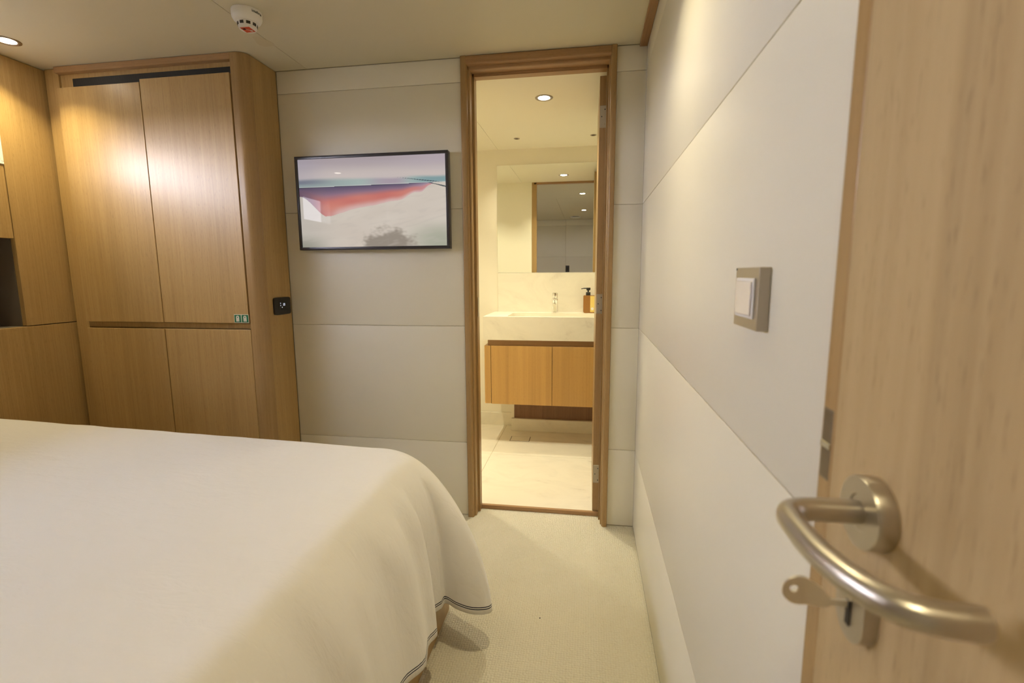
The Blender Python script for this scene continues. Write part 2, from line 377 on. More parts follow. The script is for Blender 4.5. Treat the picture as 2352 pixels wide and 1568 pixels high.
box(b, XL-D-0.02, XL-D, -1.62, NY+0.01, 0.975, 1.425); box(b, XL-D, XL-0.0255, -1.615, NY+0.0095, 0.985, 0.999); box(b, XL-D, XL-0.0255, -1.615, NY+0.0095, 1.401, 1.415)
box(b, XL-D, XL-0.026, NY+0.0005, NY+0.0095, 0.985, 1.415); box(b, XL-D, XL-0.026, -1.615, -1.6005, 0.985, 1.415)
obj('niche_lining', b, mat('shaded_taupe_lining', (0.15, 0.12, 0.09), 0.6), wl_)  # shade inside the niche is put into this dark lining colour
for i, (a, c) in enumerate(WINS):
    b = bm_new(); fr = 0.045
    for (y0, y1, z0, z1) in ((a-0.012, c+0.012, WZ0-0.012, WZ0), (a-0.012, c+0.012, WZ1, WZ1+0.012), (a-0.012, a, WZ0, WZ1), (c, c+0.012, WZ0, WZ1)):
        box(b, XL-T, XL+0.004, y0, y1, z0, z1, 0.0015, 1)
    o = struct('window_%d' % (i+1), b, M['white'])
    if i == 0:
        b = bm_new(); box(b, XL-0.03, XL-0.004, -0.600, c, WZ0, WZ1, 0.002, 1); obj('blind_cassette', b, M['white'], o)
    b = bm_new(); box(b, XL-T+0.012, XL-T+0.018, a, c, WZ0, WZ1); obj('window_pane', b, M['pane'], o)
# bathroom walls
b = bm_new(); box(b, -1.7, 0.12, 1.46, 1.50, 0, BH); struct('wall_bathroom_back', b, M['bwall'])
b = bm_new(); box(b, -1.74, -1.7, 0.085, 1.50, 0, BH); struct('wall_bathroom_left', b, M['bwall'])
b = bm_new(); box(b, 0.04, 0.12, 0.09, 1.46, 0, BH); struct('wall_bathroom_right', b, M['bwall'])
b = bm_new(); box(b, -1.7, -0.81, 1.448, 1.46, BF, 0.125, 0.001, 1); struct('baseboard_bathroom_back', b, M['marble'])
b = bm_new(); box(b, -0.93, 0.04, 1.452, 1.46, 0.935, 1.236, 0.0008, 1); struct('trim_6', b, M['marble'])
b = bm_new(); box(b, -0.81, 0.04, 1.32, 1.46, BF, 0.117, 0.002, 1); struct('trim_7', b, M['marble'])
b = bm_new(); box(b, -0.812, -0.789, 1.345, 1.46, 0.117, 0.36); struct('trim_8', b, M['bwall'])
b = bm_new(); box(b, -0.789, 0.04, 1.345, 1.40, 0.117, 0.34); o = struct('trim_9', b, M['oak_dark'])

# ------------------------------------------------------------------ wooden trims
b = bm_new(); box(b, -0.033, -0.0005, YF, -0.001, H-0.012, H+0.04, 0.002); struct('trim_2', b, M['oak_solid_y'])
# doorway casing: one moulded outline, left jamb, right jamb and head
def jamb(sgn, xo, xi):
    """outline in plan: xo outer edge on the wall face, xi inner edge of the reveal"""
    w_ = abs(xi-xo); s = sgn; p = [(xo, 0.006), (xo, -0.012)]
    for k in range(5): a = math.radians(90*k/4); p.append((xo+s*(0.005-0.005*math.cos(a)), -0.012-0.005*math.sin(a)))
    x1 = xo + s*(w_*0.42)
    for k in range(7): a = math.radians(90*k/6); p.append((x1+s*0.009*math.sin(a), -0.017+0.009*(1-math.cos(a))))
    x2 = xo + s*w_*0.80
    p += [(x1+s*0.010, 0.004)]
    for k in range(7): a = math.radians(90*k/6); p.append((x2-s*0.006+s*0.006*math.sin(a), 0.004+0.006*(1-math.cos(a))))
    p += [(x2, 0.052), (xi, 0.052), (xi, 0.094), (xo, 0.094), (xo, 0.086), (xo + s*0.018, 0.086), (xo+s*0.018, 0.006)]
    return p
b = bm_new(); prism(b, jamb(1, -0.821, -0.772), 0.0, H-0.001); struct('trim_3', b, M['oak_solid'], smooth=True)
b = bm_new(); prism(b, jamb(-1, -0.126, -0.166), 0.0, H-0.001); struct('trim_4', b, M['oak_solid'], smooth=True)
hp = [(q, 0) for q in ()]
prof = jamb(-1, 2.199, 2.132)          # head uses the same outline turned: (z, y)
b = bm_new(); prism(b, [(p[1], p[0]) for p in prof], -0.797, -0.150, 'x'); struct('trim_5', b, M['oak_solid_x'], smooth=True)
# casing of the entrance door on the right wall
b = bm_new()
box(b, -0.020, 0.058, DY1-0.0236, DY1, 0, 2.143, 0.0015); box(b, -0.020, 0.058, DY0, DY0+0.0236, 0, 2.143, 0.0015); box(b, -0.020, 0.058, DY0+0.024, DY1-0.024, 2.12, 2.143, 0.0015)
struct('trim_10', b, M['oak_solid'])
b = bm_new(); box(b, -0.0206, -0.004, DY1-0.0205, DY1-0.0015, 1.045, 1.112, 0.003, 3)
cas = S.objects['trim_10']
o = obj('strike_plate', b, mat('aged_bronze_plate', (0.24, 0.20, 0.15), 0.4, metal=0.9), cas); 
b = bm_new(); box(b, -0.0214, -0.010, DY1-0.0195, DY1-0.0025, 1.0745, 1.0805, 0.0005, 1); obj('latch_tongue', b, M['chrome'], o)

# ------------------------------------------------------------------ bathroom door (standing open, seen edge on)
b = bm_new(); box(b, -0.1955, -0.160, 0.098, 0.700, 0.024, 2.118, 0.001, 1); d1 = struct('door_1', b, M['oak_solid'])
for i, (z0, z1) in enumerate(((1.893, 1.990), (1.037, 1.131), (0.175, 0.269))):
    b = bm_new(); box(b, -0.1935, -0.1615, 0.0955, 0.104, z0, z1, 0.0012, 1)
    h = obj('hinge', b, M['steel_plate'], d1)
    for (sx, sz) in ((-0.171, 0.82), (-0.185, 0.5), (-0.171, 0.16)):
        b = bm_new(); lathe(b, [(0.0028, 0.0), (0.0026, -0.0012), (0.0012, -0.0014)], (sx, 0.0956, z0+(z1-z0)*sz), 'y', 14); obj('screw', b, M['chrome'] if (i == 0 and sz < .2) else M['tvframe'], h)
b = bm_new(); box(b, -0.7715, -0.7695, 0.055, 0.082, 1.02, 1.115, 0.0005, 1); obj('strike_plate', b, M['steel_plate'], S.objects['trim_3'])

# ------------------------------------------------------------------ entrance door with lever handle
DX = -0.022
b = bm_new(); box(b, DX, 0.018, DY0+0.026, DY1-0.0265, 0.006, 2.116, 0.0012, 1); d2 = struct('door_2', b, M['oak_door'])
HC = Vector((DX, -1.920, 1.0565))
b = bm_new(); lathe(b, [(0.0262, 0.0), (0.0266, -0.001), (0.0266, -0.0115), (0.0258, -0.0130), (0.013, -0.0130), (0.0128, -0.0122), (0.0, -0.0122)], HC, 'x', 64)
obj('rosette', b, M['steel'], d2, smooth=True)
pts = spline([(HC.x-0.012, -1.9200, 1.0565), (-0.050, -1.9200, 1.0565), (-0.068, -1.9205, 1.0565), (-0.080, -1.9240, 1.0565), (-0.0865, -1.9330, 1.0565), (-0.0880, -1.9450, 1.0565),
              (-0.0882, -1.9700, 1.0567), (-0.0868, -1.9900, 1.0572), (-0.0825, -2.0110, 1.0580), (-0.0755, -2.0270, 1.0588), (-0.0655, -2.0360, 1.0592), (-0.052, -2.0395, 1.0592), (-0.0385, -2.0400, 1.0592)], 8)
b = bm_new(); tube(b, pts, 0.0085, 28)
handle = obj('door_handle', b, M['steel'], d2, smooth=True, angle=50)
b = bm_new()   # oval lock escutcheon
def oval(r, h, n=40): return [(-1.916 + r*math.cos(a), 0.980 + (h if math.sin(a) > 0 else -h) + r*math.sin(a)) for a in [2*math.pi*k/n for k in range(n)]]
prism(b, oval(0.0195, 0.008), DX-0.0105, DX, 'x'); esc = obj('lock_escutcheon', b, M['steel_plate'], d2, smooth=True)
b = bm_new(); prism(b, [(-1.916+0.0045*math.cos(a), 0.988+0.0045*math.sin(a)) for a in [math.radians(-60+300*k/16) for k in range(17)]] , DX-0.0115, DX-0.0105, 'x')
obj('lock_cylinder', b, M['steel'], esc)
b = bm_new(); box(b, DX-0.0117, DX-0.0106, -1.9188, -1.9132, 0.964, 0.984); obj('keyhole', b, M['darkhole'], esc)
# the key in the lock
b = bm_new()
bow = [(-0.060 + 0.0150*math.cos(a), 0.993 + 0.0115*math.sin(a)) for a in [2*math.pi*k/30 for k in range(30)]]
K = thing('key', (DX-0.0118, -1.916, 0.984), 'flat metal key left in the lock below the steel door lever', 'key')
b = bm_new()
outline = [(DX-0.012, 0.9815), (-0.046, 0.9815), (-0.049, 0.9795), (-0.054, 0.9800)]
for k in range(13):
    a = math.radians(-70 - 220*k/12); outline.append((-0.0685+0.0125*math.cos(a)*1.0, 0.9915+0.0115*math.sin(a)))
# walk out of the bow outline, round the hole and back
outline_a = outline; k0 = 4 + 6; hx, hz = -0.0725, 0.9930
hole = [(hx + 0.0030*math.cos(math.radians(180-360*k/14)), hz + 0.0030*math.sin(math.radians(180-360*k/14))) for k in range(15)]
pin = outline_a[k0]
outline = outline_a[:k0+1] + [(p[0], p[1]-(0.00004 if i == 14 else 0)) for i, p in enumerate(hole[::-1])] + [(pin[0], pin[1]+0.00004)] + outline_a[k0+1:]
outline += [(-0.052, 0.9945), (-0.048, 0.9885), (-0.046, 0.9865), (DX-0.012, 0.9865)]
prism(b, outline, -1.917, -1.915, 'y'); b.transform(Matrix.Translation((0, 0, -0.003))); ko = obj('blade', b, mat('nickel', (0.80, 0.76, 0.68), 0.35, metal=0.8), K)

# ------------------------------------------------------------------ wardrobe
WX0, WX1 = -2.7975, -1.7365; FY = -0.225
W = thing('wardrobe', ((WX0+WX1)/2, -0.11, 0.0), 'built-in oak wardrobe with four flush doors in the corner beside the television', 'wardrobe')
b = bm_new()
box(b, WX0, -2.722, -0.205, -0.002, 0.0, H-0.002, 0.001, 1)                 # left stile
box(b, -2.722, -1.806, -0.196, -0.002, 0.0, 2.182)                         # carcass behind the doors
box(b, -2.722, -1.806, -0.202, -0.13, 0.9765, 1.0015)                      # rail behind the finger gap
box(b, WX1-0.012, WX1, -0.1780, -0.002, 0.0, H-0.002, 0.0015, 1)            # side panel towards the television
obj('body', b, M['oak'], W)
b = bm_new(); box(b, -2.7215, -1.8065, FY, -0.197, 2.171, H-0.002, 0.001, 1); obj('header', b, M['oak_solid_x'], W)  # darker oak than the body, standing in for shade below the ceiling
b = bm_new()   # rounded corner post
R_ = 0.046; pp = [(-1.806, -0.15), (-1.806, FY)]
for k in range(13): a = math.radians(-90 + 90*k/12); pp.append((WX1-R_+R_*math.cos(a), FY+R_+R_*math.sin(a)*1.0 if False else FY+R_*(1+math.sin(a))))
pp += [(WX1, -0.1855), (WX1-0.03, -0.1855), (WX1-0.03, -0.15)]
prism(b, pp, 0.0, H-0.002); obj('corner_post', b, M['oak_solid'], W, smooth=True)
b = bm_new(); box(b, WX1-0.03, WX1-0.003, -0.1853, -0.177, 0, H-0.003); obj('shadow_joint', b, M['darkgap'], W)
for nm, x0, x1, z0, z1 in (('door', -2.715, -2.2730, 1.005, 2.1045), ('door', -2.2690, -1.8145, 1.005, 2.1165), ('door', -2.715, -2.2730, 0.06, 0.973), ('door', -2.2690, -1.8085, 0.06, 0.973)):
    b = bm_new(); box(b, x0, x1, FY, FY+0.019, z0, z1, 0.0009, 1); obj(nm, b, M['oak_gloss'], W)
b = bm_new(); box(b, -2.722, -1.806, -0.2035, -0.2025, 0.06, 0.97); obj('shadow_joint', b, M['darkgap'], W)
b = bm_new(); box(b, -2.722, -1.806, -0.2035, -0.2025, 1.01, 2.075); obj('shadow_joint', b, M['darkgap'], W)
b = bm_new(); box(b, -2.655, -1.8065, -0.1985, -0.1955, 2.080, 2.1515, 0.001, 1); obj('vent_grille', b, M['blackgrille'], W)
# safety sign sticker with two panels
sg = thing('safety_sticker', (-1.851, FY-0.0006, 1.0065), 'green and white double life jacket sticker at the lower corner of the wardrobe door', 'sticker')
b = bm_new(); box(b, -1.8895, -1.8125, FY-0.0008, FY-0.0001, 1.0065, 1.0465, 0.0003, 1); obj('backing', b, M['cream_print'], sg)
for cx in (-1.8700, -1.8320):
    b = bm_new(); box(b, cx-0.0172, cx+0.0172, FY-0.0014, FY-0.0009, 1.0088, 1.0442, 0.0002, 1); q = obj('panel', b, M['green'], sg)
    b = bm_new()
    for s in (-1, 1):
        pts = [(cx+s*0.0008, 1.0140), (cx+s*0.0030, 1.0125), (cx+s*0.0066, 1.0125), (cx+s*0.0078, 1.0145), (cx+s*0.0080, 1.0330)]
        for k in range(7): a = math.radians(90*k/6); pts.append((cx+s*0.0080*math.cos(a), 1.0330+0.0075*math.sin(a)))
        pts += [(cx, 1.0370)]
        for k in range(7): a = math.radians(90-180*k/6); pts.append((cx+s*0.0028*math.cos(a)*1.0, 1.0330+0.0032*math.sin(a)))
        pts += [(cx+s*0.0006, 1.0295)]
        prism(b, pts, FY-0.0019, FY-0.0015, 'y')
    obj('life_jacket_symbol', b, M['cream_print'], q)

# ------------------------------------------------------------------ thermostat on the wardrobe side
tm = thing('thermostat', (WX1+0.0005, -0.086, 1.037), 'black thermostat plate with lit digits on the oak side panel', 'thermostat')
TX = WX1+0.0005
b = bm_new()
ty0, ty1, tz0, tz1 = -0.150, -0.022, 1.036, 1.121
cyy, czz = (ty0+ty1)/2, (tz0+tz1)/2
out = []
for k in range(48):
    a = 2*math.pi*k/48; c_, s_ = math.cos(a), math.sin(a); e = 0.22
    out.append((cyy + (ty1-ty0)/2*math.copysign(abs(c_)**e, c_), czz + (tz1-tz0)/2*math.copysign(abs(s_)**e, s_)))
prism(b, out, TX, TX+0.009, 'x'); pl = obj('plate', b, M['black'], tm, smooth=True)
b = bm_new(); box(b, TX+0.0085, TX+0.0102, -0.113, -0.050, 1.056, 1.103, 0.0008, 1); dp = obj('display', b, M['black'], tm)
def seg_digit(b, y0, z0, wd, ht, segs):
    t = wd*0.22; X0, X1 = TX+0.0103, TX+0.0106
    for s in segs:
        r = {'a': (0, wd, ht-t, ht), 'g': (0, wd, ht/2-t/2, ht/2+t/2), 'd': (0, wd, 0, t), 'f': (0, t, ht/2, ht), 'e': (0, t, 0, ht/2), 'b': (wd-t, wd, ht/2, ht), 'c': (wd-t, wd, 0, ht/2)}[s]
        box(b, X0, X1, y0+r[0], y0+r[1], z0+r[2], z0+r[3])
b = bm_new(); seg_digit(b, -0.0845, 1.0795, 0.0062, 0.0115, 'abged'); seg_digit(b, -0.0765, 1.0795, 0.0062, 0.0115, 'abcdef'); obj('digits', b, M['lcd'], dp)
for (dy, dz) in ((-0.105, 1.0925), (-0.105, 1.0815), (-0.094, 1.0720)):
    b = bm_new(); box(b, TX+0.0103, TX+0.0106, dy-0.0022, dy+0.0022, dz-0.0022, dz+0.0022, 0.0001, 1); obj('indicator', b, M['lcd'], dp)

# ------------------------------------------------------------------ television
TVX0, TVX1, TVZ0, TVZ1, TVY = -1.6405, -0.8770, 1.3495, 1.7915, -0.048
tv = thing('television', ((TVX0+TVX1)/2, -0.02, TVZ0), 'flat television with charcoal frame showing an abstract red and grey seascape on the wall', 'television')
b = bm_new(); fw = 0.014; dpth = -0.012
box(b, TVX0, TVX1, TVY, dpth, TVZ1-fw, TVZ1, 0.0015); box(b, TVX0, TVX1, TVY, dpth, TVZ0, TVZ0+fw, 0.0015)
box(b, TVX0, TVX0+fw, TVY, dpth, TVZ0+fw, TVZ1-fw, 0.0015); box(b, TVX1-fw, TVX1, TVY, dpth, TVZ0+fw, TVZ1-fw, 0.0015)
box(b, TVX0+0.01, TVX1-0.01, -0.030, dpth, TVZ0+0.01, TVZ1-0.01)
obj('frame', b, M['tvframe'], tv, smooth=True)
b = bm_new(); box(b, TVX0+0.12, TVX1-0.12, dpth, -0.0005, TVZ0+0.1, TVZ1-0.1); obj('wall_bracket', b, M['black'], tv)
b = bm_new(); lathe(b, [(0.006, 0.0), (0.0058, -0.004), (0.003, -0.006)], (TVX0, -0.030, 1.755), 'x', 20); obj('remote_sensor', b, M['black'], tv)
def lerp(a, c, t): return tuple(p+(q-p)*t for p, q in zip(a, c))
def sm(a, c, x):
    t = max(0.0, min(1.0, (x-a)/(c-a))); return t*t*(3-2*t)
def picture(u, v):
    """sRGB 0..1 colour of the picture on the screen at u (left-right), v (bottom-top)"""
    N = lambda a, c, s=0.0: noise.noise(Vector((a, c, s)))
    line = 0.683 + 0.016*u
    if v > line:
        sky = lerp((0.66, 0.61, 0.62), (0.80, 0.75, 0.72), sm(0.98, 0.80, v))
        sky = lerp(sky, (0.74, 0.68, 0.71), 0.5*sm(0.5, 1.0, u)*sm(0.8, 1.0, v)); sky = lerp(sky, (0.62, 0.60, 0.66), 0.45*sm(0.25, 0.0, u))
        k = 0.5+0.5*N(u*3, v*22, 3); sky = lerp(sky, (0.72, 0.68, 0.72), 0.35*k)
        c = sky
        band = sm(0.785, 0.745, v + 0.02*N(u*4, v*8))
        teal = lerp((0.52, 0.60, 0.60), (0.60, 0.70, 0.68), sm(0.1, 0.5, u)); teal = lerp(teal, (0.62, 0.57, 0.63), sm(0.40, 0.62, u)*sm(0.80, 0.66, u))
        teal = lerp(teal, (0.42, 0.58, 0.60), sm(0.72, 0.9, u)); teal = lerp(teal, (0.36, 0.38, 0.46), 0.8*sm(0.30, 0.0, u)*sm(0.70, 0.74, v)*sm(0.80, 0.76, v))
        c = lerp(c, teal, band*0.75)
        if 0.66 < u and abs(v-(0.770-0.235*(u-0.66)*1.0)) < 0.0035*sm(0.66, 0.85, u): c = lerp(c, (0.12, 0.16, 0.20), 0.8)
        c = lerp(c, (0.85, 0.84, 0.82), 0.6*sm(0.010, 0.004, v-line))
    else:
        edge = 0.345 + 0.10*sm(0.15, 0.45, u) + 0.08*sm(0.4, 0.75, u) + 0.07*sm(0.70, 0.80, u) + 0.07*sm(0.83, 0.90, u) + 0.012*N(u*14, 1.0)
        if u > 0.90: edge = edge + (u-0.90)*1.6
        lowL = 0.345 + 0.24*sm(0.20, 0.0, u); edge = max(edge, lowL)
        sand = lerp((0.80, 0.75, 0.70), (0.84, 0.80, 0.75), 0.5+0.5*N(u*3+v*2, v*9-u*3)); sand = lerp(sand, (0.70, 0.68, 0.65), 0.5*sm(0.35, 0.0, u))
        sand = lerp(sand, (0.62, 0.64, 0.56), 0.75*sm(0.66, 0.95, u)*sm(0.34, 0.08, v)); sand = lerp(sand, (0.50, 0.51, 0.45), 0.6*sm(0.25, 0.0, u)*sm(0.18, 0.0, v))
        d = math.hypot((u-0.60)/0.22, (v-0.03)/0.19) + 0.35*N(u*11, v*11, 4) + 0.2*N(u*40, v*40, 2)
        sand = lerp(sand, (0.52, 0.48, 0.43), 0.75*sm(1.05, 0.45, d))
        st = N(u*6+v*14, v*30-u*16, 7); sand = lerp(sand, (0.76, 0.72, 0.68), 0.3*sm(0.0, 0.6, st))
        c = sand
        if v > edge:
            t = (line-v)/max(0.02, line-edge)
            pur = lerp((0.38, 0.34, 0.43), (0.60, 0.47, 0.54), sm(0.0, 0.35, t)*0.8+0.1*N(u*5, v*4))
            red = lerp((0.76, 0.42, 0.40), (0.82, 0.53, 0.47), 0.5+0.5*N(u*6, v*10, 9))
            q = lerp(pur, red, sm(0.22, 0.55, t)*(0.3+0.7*sm(0.02, 0.18, u))); q = lerp(q, (0.36, 0.30, 0.38), 0.7*sm(0.22, 0.0, u))
            q = lerp(q, (0.84, 0.74, 0.72), sm(0.66, 1.0, t)*0.85*sm(0.12, 0.3, u)); q = lerp(q, (0.78, 0.68, 0.72), 0.5*sm(0.70, 0.9, u))
            c = q
        c = lerp(c, (0.10, 0.12, 0.20), 0.9*sm(0.007, 0.001, line-v)*sm(1.0, 0.5, u))
        if u > 0.88 and (abs(v-(0.700-0.40*(u-0.88))) < 0.004 or abs(v-(0.705-0.52*(u-0.88))) < 0.003): c = lerp(c, (0.14, 0.20, 0.24), 0.8)
    return c
def srgb(c): return c/12.92 if c <= 0.04045 else ((c+0.055)/1.055)**2.4
def screen():
    sx0, sx1, sz0, sz1 = TVX0+fw, TVX1-fw, TVZ0+fw, TVZ1-fw; nx, nz = 440, 246
    off = wpos(tv); vs = []; fs = []; cs = []
    for j in range(nz+1):
        for i in range(nx+1):
            u, v = i/nx, j/nz
            vs.append((sx0+u*(sx1-sx0)-off.x, -0.0425-off.y, sz0+v*(sz1-sz0)-off.z)); cs.append(tuple(srgb(max(0, c)) for c in picture(u, v)))
    n0 = len(vs)
    for j in range(nz):
        for i in range(nx): a = j*(nx+1)+i; fs.append((a, a+1, a+nx+2, a+nx+1))
    # back of the glass slab
    for (x, z) in ((sx0, sz0), (sx1, sz0), (sx1, sz1), (sx0, sz1)): vs.append((x-off.x, -0.031-off.y, z-off.z)); cs.append((0, 0, 0))
    fs.append((n0+3, n0+2, n0+1, n0))
    me = bpy.data.meshes.new('screen'); me.from_pydata(vs, [], fs); at = me.color_attributes.new('picture', 'FLOAT_COLOR', 'POINT')
    for k, c in enumerate(cs): at.data[k].color = (*c, 1)
    m = mat('lit_screen', (0.01, 0.01, 0.01), 0.02, spec=0.10); n, l, bs = nodes(m)
    a = n.new('ShaderNodeAttribute'); a.attribute_name = 'picture'; l.new(a.outputs['Color'], bs.inputs['Emission Color']); bs.inputs['Emission Strength'].default_value = 0.84
    obj('screen', me, m, tv)
screen()

# ------------------------------------------------------------------ switch plate on the right wall
sw = thing('light_switch', (-0.001, -1.566, 1.154), 'steel framed switch plate with pale rocker on the cream wall beside the oak door', 'switch')
b = bm_new(); box(b, -0.015, -0.0005, -1.6165, -1.5158, 1.1535, 1.2370, 0.001, 2); obj('faceplate', b, M['steel_plate'], sw)
b = bm_new(); box(b, -0.0175, -0.0148, -1.6035, -1.5275, 1.1680, 1.2225, 0.001, 1)
M['sw_white'] = mat('cool_white_plastic', (0.76, 0.76, 0.80), 0.35); q = obj('surround', b, M['sw_white'], sw)
M['sw_rock'] = mat('pearl_plastic', (0.66, 0.63, 0.64), 0.12, spec=0.6)
b = bm_new(); box(b, -0.0195, -0.0172, -1.5985, -1.5330, 1.1720, 1.2185, 0.0012, 2); obj('rocker', b, M['sw_rock'], q)
b = bm_new(); box(b, -0.0154, -0.0151, -1.5210, -1.5170, 1.2330, 1.2362); obj('corner_mark', b, M['text'], sw)

# black switch on the far wall, seen in the mirror
s2 = thing('wall_switch', (-0.625, YF+0.001, 1.22), 'black upright switch plate on the far wall, seen in the bathroom mirror', 'switch')
b = bm_new(); box(b, -0.668+0.012, -0.600+0.012, YF+0.001, YF+0.012, 1.255, 1.375, 0.004, 2); obj('faceplate', b, M['tvframe'], s2)
b = bm_new(); box(b, -0.645, -0.600, YF+0.012, YF+0.016, 1.285, 1.345, 0.002, 1); obj('rocker', b, M['black'], s2)

# ------------------------------------------------------------------ smoke detector
SDx, SDy = -1.506, -0.506
sd = thing('smoke_detector', (SDx, SDy, H), 'round white smoke detector with a red sticker, hanging from the ceiling', 'smoke detector')
b = bm_new(); lathe(b, [(0.052, H-0.0005), (0.0525, H-0.004), (0.0520, H-0.020), (0.0505, H-0.026), (0.046, H-0.034), (0.040, H-0.038), (0.0, H-0.038)], (SDx, SDy, 0), 'z', 64)
obj('base', b, M['white'], sd, smooth=True)
b = bm_new(); lathe(b, [(0.0345, H-0.0375), (0.0345, H-0.040), (0.0315, H-0.056), (0.029, H-0.0615), (0.0, H-0.0615)], (SDx, SDy, 0), 'z', 64)
hd = obj('sensor_head', b, M['white'], sd, smooth=True)
for k in range(9):
    a = math.radians(-49 + 40*k); b = bm_new()
    box(b, 0.0310, 0.0345, -0.0070, 0.0070, H-0.0530, H-0.0435)
    for v in b.verts:   # follow the cone
        r = v.co.x - (H-0.0405-v.co.z)*0.12
        v.co = Vector((SDx + r*math.cos(a) - v.co.y*math.sin(a), SDy + r*math.sin(a) + v.co.y*math.cos(a), v.co.z))
    obj('vent_slot', b, M['darkhole'], hd)
b = bm_new(); box(b, -0.019, 0.019, -0.019, 0.019, H-0.0622, H-0.0616, 0.0002, 1)
RA = 0.0; rot = Matrix.Translation(Vector((SDx, SDy, 0))) @ Matrix.Rotation(RA, 4, 'Z')
b.transform(rot); stk = obj('sticker', b, M['red'], sd)
b = bm_new(); box(b, -0.016, 0.016, -0.0012, 0.0012, H-0.0627, H-0.0623); b.transform(rot @ Matrix.Rotation(0.5, 4, 'Z')); obj('slash_mark', b, M['cream_print'], stk)
b = bm_new()
for (cx, cy, r) in ((-0.008, -0.008, 0.0055), (0.009, 0.009, 0.005)):
    lathe(b, [(r, H-0.0627), (r*0.55, H-0.0627), (r*0.55, H-0.0623), (r, H-0.0623), (r, H-0.0627)] if cx < 0 else [(r, H-0.0627), (r, H-0.0623)], (cx, cy, 0), 'z', 20)
b.transform(rot); obj('ring_mark', b, M['cream_print'], stk)
def side_text(txt, ang, z, size, parent):
    cu = bpy.data.curves.new('text', 'FONT'); cu.body = txt; cu.size = size; cu.extrude = 0.0002; cu.align_x = 'CENTER'; cu.offset = 0.0002
    to = bpy.data.objects.new('text', cu); COL.objects.link(to); bpy.context.view_layer.update()
    me = bpy.data.meshes.new_from_object(to.evaluated_get(bpy.context.evaluated_depsgraph_get())); bpy.data.objects.remove(to)
    off = wpos(parent); R0 = 0.0526
    for v in me.vertices:
        a = ang + v.co.x/R0; r = R0 + v.co.z
        v.co = Vector((SDx + r*math.cos(a), SDy + r*math.sin(a), z + v.co.y)) - off
    return obj('lettering', me, M['text'], parent)
side_text('intelbras', math.radians(-12), H-0.0165, 0.0125, sd)

# ------------------------------------------------------------------ recessed ceiling lamps
def area_lamp(name, loc, power, col, size, spread, parent):
    ld = bpy.data.lights.new(name, 'AREA'); ld.shape = 'DISK'; ld.size = size; ld.energy = power; ld.color = col; ld.spread = math.radians(spread)
    lo = bpy.data.objects.new(name, ld); COL.objects.link(lo); lo.parent = parent; lo.location = Vector(loc) - wpos(parent)
    return lo
LR = 0.031
def downlight(x, y, zc, label, power, col, group):
    t = thing('ceiling_downlight', (x, y, zc), label, 'ceiling light', group)
    b = bm_new(); lathe(b, [(0.047, zc-0.0005), (0.046, zc-0.003), (0.037, zc-0.0035), (LR+0.001, zc-0.002), (LR+0.001, zc-0.0005)], (x, y, 0), 'z', 48); obj('trim_ring', b, M['lampring'], t, smooth=True)
    b = bm_new(); lathe(b, [(LR, zc-0.0006), (LR-0.004, zc-0.0022), (0.02, zc-0.0034), (0.0, zc-0.0038)], (x, y, 0), 'z', 40); obj('lens', b, M['lens'], t, smooth='all')
    area_lamp('lamp_light', (x, y, zc-0.006), power, col, 0.05, 112, t)
    return t
for (x, y), l_ in (((-2.637, -0.469), 'lit recessed downlight in the cabin ceiling near the wardrobe, cut by the left edge'),
                   ((-0.324, -1.010), 'lit recessed ceiling lamp over the carpet by the right wall, nearer of two in mirror'),
                   ((-0.324, -2.600), 'lit recessed ceiling lamp behind the camera, farther of the two seen in the bathroom mirror'),
                   ((-2.637, -2.335), 'recessed ceiling lamp at the head of the bed, reflected as a spark in the television')):
    downlight(x, y, H, l_, CABIN_LAMP, WARM, 'cabin ceiling downlights')
downlight(-0.481, 0.424, BH, 'lit recessed downlight in the bathroom ceiling above the doorway', BATH_LAMP, WARM_BATH, 'bathroom downlights')
downlight(-1.330, 0.620, BH, 'recessed downlight over the hidden left end of the bathroom', BATH_LAMP*0.9, WARM_BATH, 'bathroom downlights')
for (x, y), l_ in (((-0.736, 1.172), 'tiny recessed bathroom ceiling spot, left one above the washbasin'), ((-0.217, 1.177), 'tiny recessed bathroom ceiling spot, right one beside the open door')):
    t = thing('ceiling_spot', (x, y, BH), l_, 'ceiling light', 'mini spots over the washbasin')
    b = bm_new(); lathe(b, [(0.021, BH-0.0005), (0.020, BH-0.003), (0.014, BH-0.003), (0.013, BH-0.0008)], (x, y, 0), 'z', 32); obj('trim_ring', b, M['lampring'], t, smooth=True)
    b = bm_new(); lathe(b, [(0.013, BH-0.0006), (0.012, BH-0.0014), (0.0, BH-0.0014)], (x, y, 0), 'z', 32); obj('lens', b, M['darkhole'], t)
    area_lamp('lamp_light', (x, y, BH-0.005), BATH_SPOT, WARM_BATH, 0.014, 110, t)
# round ceiling vent near the far wall (seen in the mirror)
t = thing('ceiling_vent', (-0.473, -3.44, H), 'round white ceiling vent disc near the far wall, seen in the mirror', 'vent')
b = bm_new(); lathe(b, [(0.05, H-0.001), (0.05, H-0.012), (0.085, H-0.014), (0.088, H-0.017), (0.080, H-0.020), (0.0, H-0.022)], (-0.473, -3.44, 0), 'z', 48); obj('disc', b, M['white'], t, smooth=True)
b = bm_new(); lathe(b, [(0.095, H-0.0004), (0.094, H-0.003), (0.06, H-0.003), (0.06, H-0.0004)], (-0.473, -3.44, 0), 'z', 48); obj('collar', b, M['white'], t, smooth=True)

